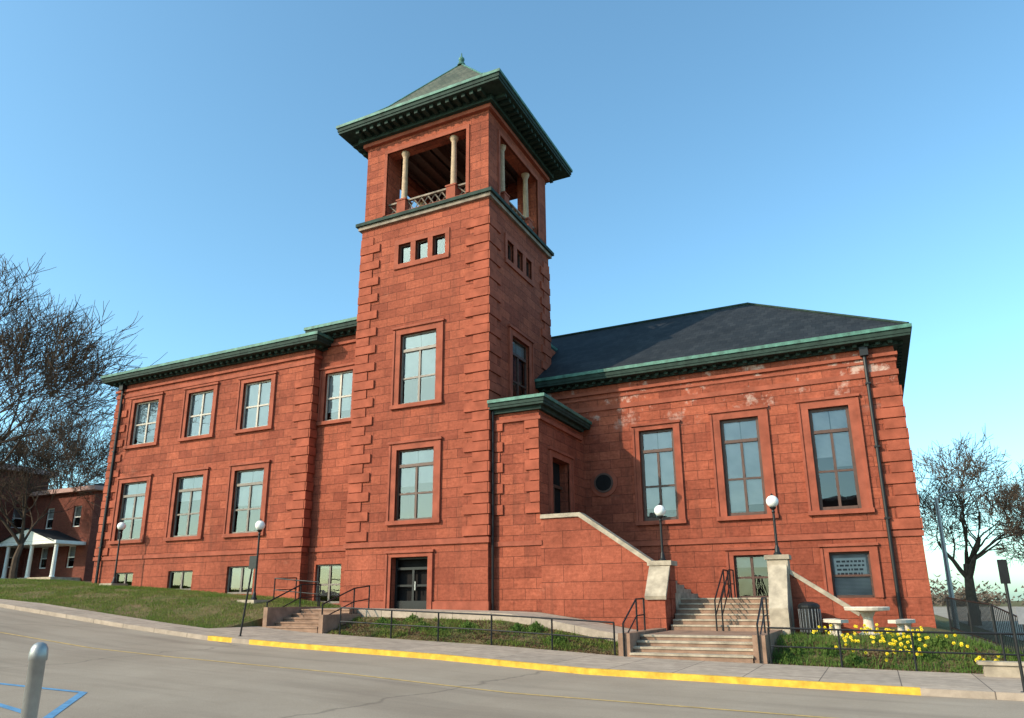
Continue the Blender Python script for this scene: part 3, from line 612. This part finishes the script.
def bare_tree(name,loc,H,seed,levels=6,k='bark',spread=.55,trunk_h=.28,lean=(0,0),rmin=.009):
    r=random.Random(seed); mb=MB()
    def grow(p,d,L,R,lv):
        n=4 if lv<3 else 3; pts=[p.copy()]; rs=[R]; q=p.copy(); dd=d.copy()
        for i in range(n):
            dd=(dd+Vector((r.gauss(0,.13),r.gauss(0,.13),r.gauss(.05,.08)))).normalized(); q=q+dd*L/n; pts.append(q.copy()); rs.append(R*(1-.45*(i+1)/n))
        mb.tube(pts,rs,k,7 if lv<2 else(5 if lv<3 else 3),cap=False)
        if lv>=levels: return
        nc=r.choice([3,4]) if lv else 5
        if lv==levels-1: nc+=1
        for c in range(nc):
            t=.35+.65*(c+1)/nc if lv else .55+.45*(c+1)/nc
            j=min(n,max(1,round(t*n))); base=pts[j]
            ax=Vector((r.gauss(0,1),r.gauss(0,1),r.gauss(0,1))).normalized(); pd=dd.cross(ax).normalized()
            nd=(dd*1.0+pd*r.uniform(.5,1.1)*(spread/.55)+Vector((0,0,.12))).normalized()
            grow(base,nd,L*r.uniform(.6,.82) if lv else L*r.uniform(.7,1.0),max(rmin,rs[j]*r.uniform(.5,.72)),lv+1)
    grow(Vector(loc),Vector((lean[0],lean[1],1)).normalized(),H*trunk_h,H*.02,0)
    return mb.build(name)
bare_tree('bare_tree',(-40.5,-3.5,b(-33)-.2),25,3,6,spread=.5,trunk_h=.27,rmin=.022)
bare_tree('bare_tree.001',(-53.,16,1.3),20,11,6,spread=.5,rmin=.022)
bare_tree('bare_tree.002',(-41.5,6.5,1.2),14,12,6,spread=.5,rmin=.017)
bare_tree('bare_tree.003',(18.8,33,-2),21,21,6,'bark2',.68,.2,rmin=.019)
bare_tree('bare_tree.004',(25,48,-2),17,31,6,'bark2',.6,.25,rmin=.02)
dt=[]
for i in range(300):
    az=random.uniform(-75,60); d=random.uniform(170,280); cx0=13+d*math.sin(math.radians(az)); cy0=-25+d*math.cos(math.radians(az)); R=random.uniform(3,6); hh=random.uniform(3,6.5)
    for _ in range(150):
        dt.append((cx0+random.gauss(0,R*.6),cy0+random.gauss(0,R*.6),g(cx0)+abs(random.gauss(0,hh*.45))))
blades('distant_treeline',dt,.3,.9,.7,'twig',lean=1.5)
blades('distant_evergreen_mass',[(75+random.gauss(0,2.5),150+random.gauss(0,2),-2+random.random()**1.6*7) for _ in range(1200)],.5,1.2,.6,'far')

# ------------------------------------------------------------ neighbouring houses
def house(name,x0,x1,y0,y1,z0,h,k='brick',porch=True,trim='pinktrim',back=False):
    e=empty(name); mb=MB(); f=MB(); gg=MB(); t=MB()
    wx=x1-x0; nf=max(2,int(h/3.4))
    hs=[(x0+wx*q-.5,x0+wx*q+.5,z0+1.2+fl_*3.2,z0+2.9+fl_*3.2) for fl_ in range(nf) for q in(.18,.5,.82)]
    hr=[(y0+(y1-y0)*q-.5,y0+(y1-y0)*q+.5,z0+1.2+fl_*3.2,z0+2.9+fl_*3.2) for fl_ in range(nf) for q in(.2,.5,.8)]
    P=PF(y0); wall(mb,P,x0,x1,z0-1,z0+h,hs,k,.25)
    wall(mb,PR_(x1),y0,y1,z0-1,z0+h,hr,k,.25)
    mb.poly([(x0,y1,z0-1),(x0,y0,z0-1),(x0,y0,z0+h),(x0,y1,z0+h)],k); mb.poly([(x1,y1,z0-1),(x0,y1,z0-1),(x0,y1,z0+h),(x1,y1,z0+h)],k)
    for w in hs: window(f,gg,P,*w,'S',kf='white',blind=.5)
    for w in hr: window(f,gg,PR_(x1),*w,'S',kf='white',blind=.5)
    t.box(x0-.5,x1+.5,y0-.5,y1+.5,z0+h,z0+h+.35,trim); mb2=MB(); hip(mb2,x0-.5,x1+.5,y0-.5,y1+.5,z0+h+.36,z0+h+1.6,'slate')
    if porch:
        t.box(x0+wx*.1,x1-.3,y0-2.4,y0-.01,z0+2.9,z0+3.15,'white'); t.box(x0+wx*.1,x1-.3,y0-2.4,y0-.01,z0-.5,z0+.4,'coping')
        for q in range(4):
            x=x0+wx*.1+.25+(wx*.9-.3-.5)*q/3; t.lathe((x,y0-2.15,z0+.4),[(.2,0),(.16,.1),(.13,2.4),(.2,2.5)],'white',10)
        xa,xb=x0+wx*.3,x1-.6; t.poly([(xa,y0-2.41,z0+3.16),(xb,y0-2.41,z0+3.16),((xa+xb)/2,y0-2.41,z0+4.1)],'white'); t.poly([(xb,y0-2.6,z0+3.12),(xb,y0,z0+3.12),((xa+xb)/2,y0,z0+4.2),((xa+xb)/2,y0-2.6,z0+4.2)],'slate'); t.poly([(xa,y0,z0+3.12),(xa,y0-2.6,z0+3.12),((xa+xb)/2,y0-2.6,z0+4.2),((xa+xb)/2,y0,z0+4.2)],'slate')
    mb.build('walls',e); f.build('window_frames',e); gg.build('window_glazing',e); t.build('trim_and_porch',e); mb2.build('roof',e)
house('brick_house',-53,-42,12,22,1.5,7.2)
house('brick_house.001',-62,-50,3,13,1.6,9.0,porch=False)
house('brick_house.002',-86,-72,8,20,1.6,7.5,porch=True)
house('unseen_brick_house',2,34,-80,-64,-1.6,13.5,porch=False)  # unseen row behind the camera, added to darken reflections in the hall windows
house('unseen_brick_house.001',38,62,-78,-62,-1.9,15,porch=False)  # also out of view, added for the window reflections
house('unseen_brick_house.002',-30,-6,-80,-66,.0,10.5,porch=False)  # last of the unseen row added for darker reflections

# ------------------------------------------------------------ light
SA=math.radians(216); SE=math.radians(29)
w=bpy.data.worlds.new('World'); scene.world=w; w.use_nodes=True; nt=w.node_tree; nt.nodes.clear()
sk=nt.nodes.new('ShaderNodeTexSky'); sk.sky_type='NISHITA'; sk.sun_disc=False; sk.sun_elevation=SE; sk.sun_rotation=SA; sk.air_density=1.0; sk.dust_density=1.3; sk.ozone_density=1.6
mx=nt.nodes.new('ShaderNodeMix'); mx.data_type='RGBA'; mx.blend_type='MULTIPLY'; mx.inputs[0].default_value=1; mx.inputs[7].default_value=(1.6,2.25,2.2,1); nt.links.new(sk.outputs[0],mx.inputs[6])
bg=nt.nodes.new('ShaderNodeBackground'); bg.inputs[1].default_value=.14; ow=nt.nodes.new('ShaderNodeOutputWorld'); nt.links.new(mx.outputs[2],bg.inputs[0]); nt.links.new(bg.outputs[0],ow.inputs[0])
L=bpy.data.lights.new('sun','SUN'); L.energy=4.9; L.angle=math.radians(.5); L.color=(1,.84,.64); lo=bpy.data.objects.new('sun',L); COL.objects.link(lo)
d=Vector((math.sin(SA)*math.cos(SE),math.cos(SA)*math.cos(SE),math.sin(SE))); lo.rotation_euler=d.to_track_quat('Z','Y').to_euler()
# ------------------------------------------------------------ camera
pi_,ya,ro=math.radians(15.15),math.radians(-26.05),math.radians(-.38)
fw=Vector((math.sin(ya)*math.cos(pi_),math.cos(ya)*math.cos(pi_),math.sin(pi_))); rt=Vector((math.cos(ya),-math.sin(ya),0)); upv=rt.cross(fw)
r2=rt*math.cos(ro)+upv*math.sin(ro); u2=upv*math.cos(ro)-rt*math.sin(ro)
cd=bpy.data.cameras.new('camera'); cd.sensor_width=36; cd.lens=720/1024*36; cd.shift_y=46/1024; cd.clip_end=3000; cd.clip_start=.05
co=bpy.data.objects.new('camera',cd); COL.objects.link(co); mt=Matrix((r2,u2,-fw)).transposed().to_4x4(); mt.translation=Vector((13.288,-25,0)); co.matrix_world=mt; scene.camera=co
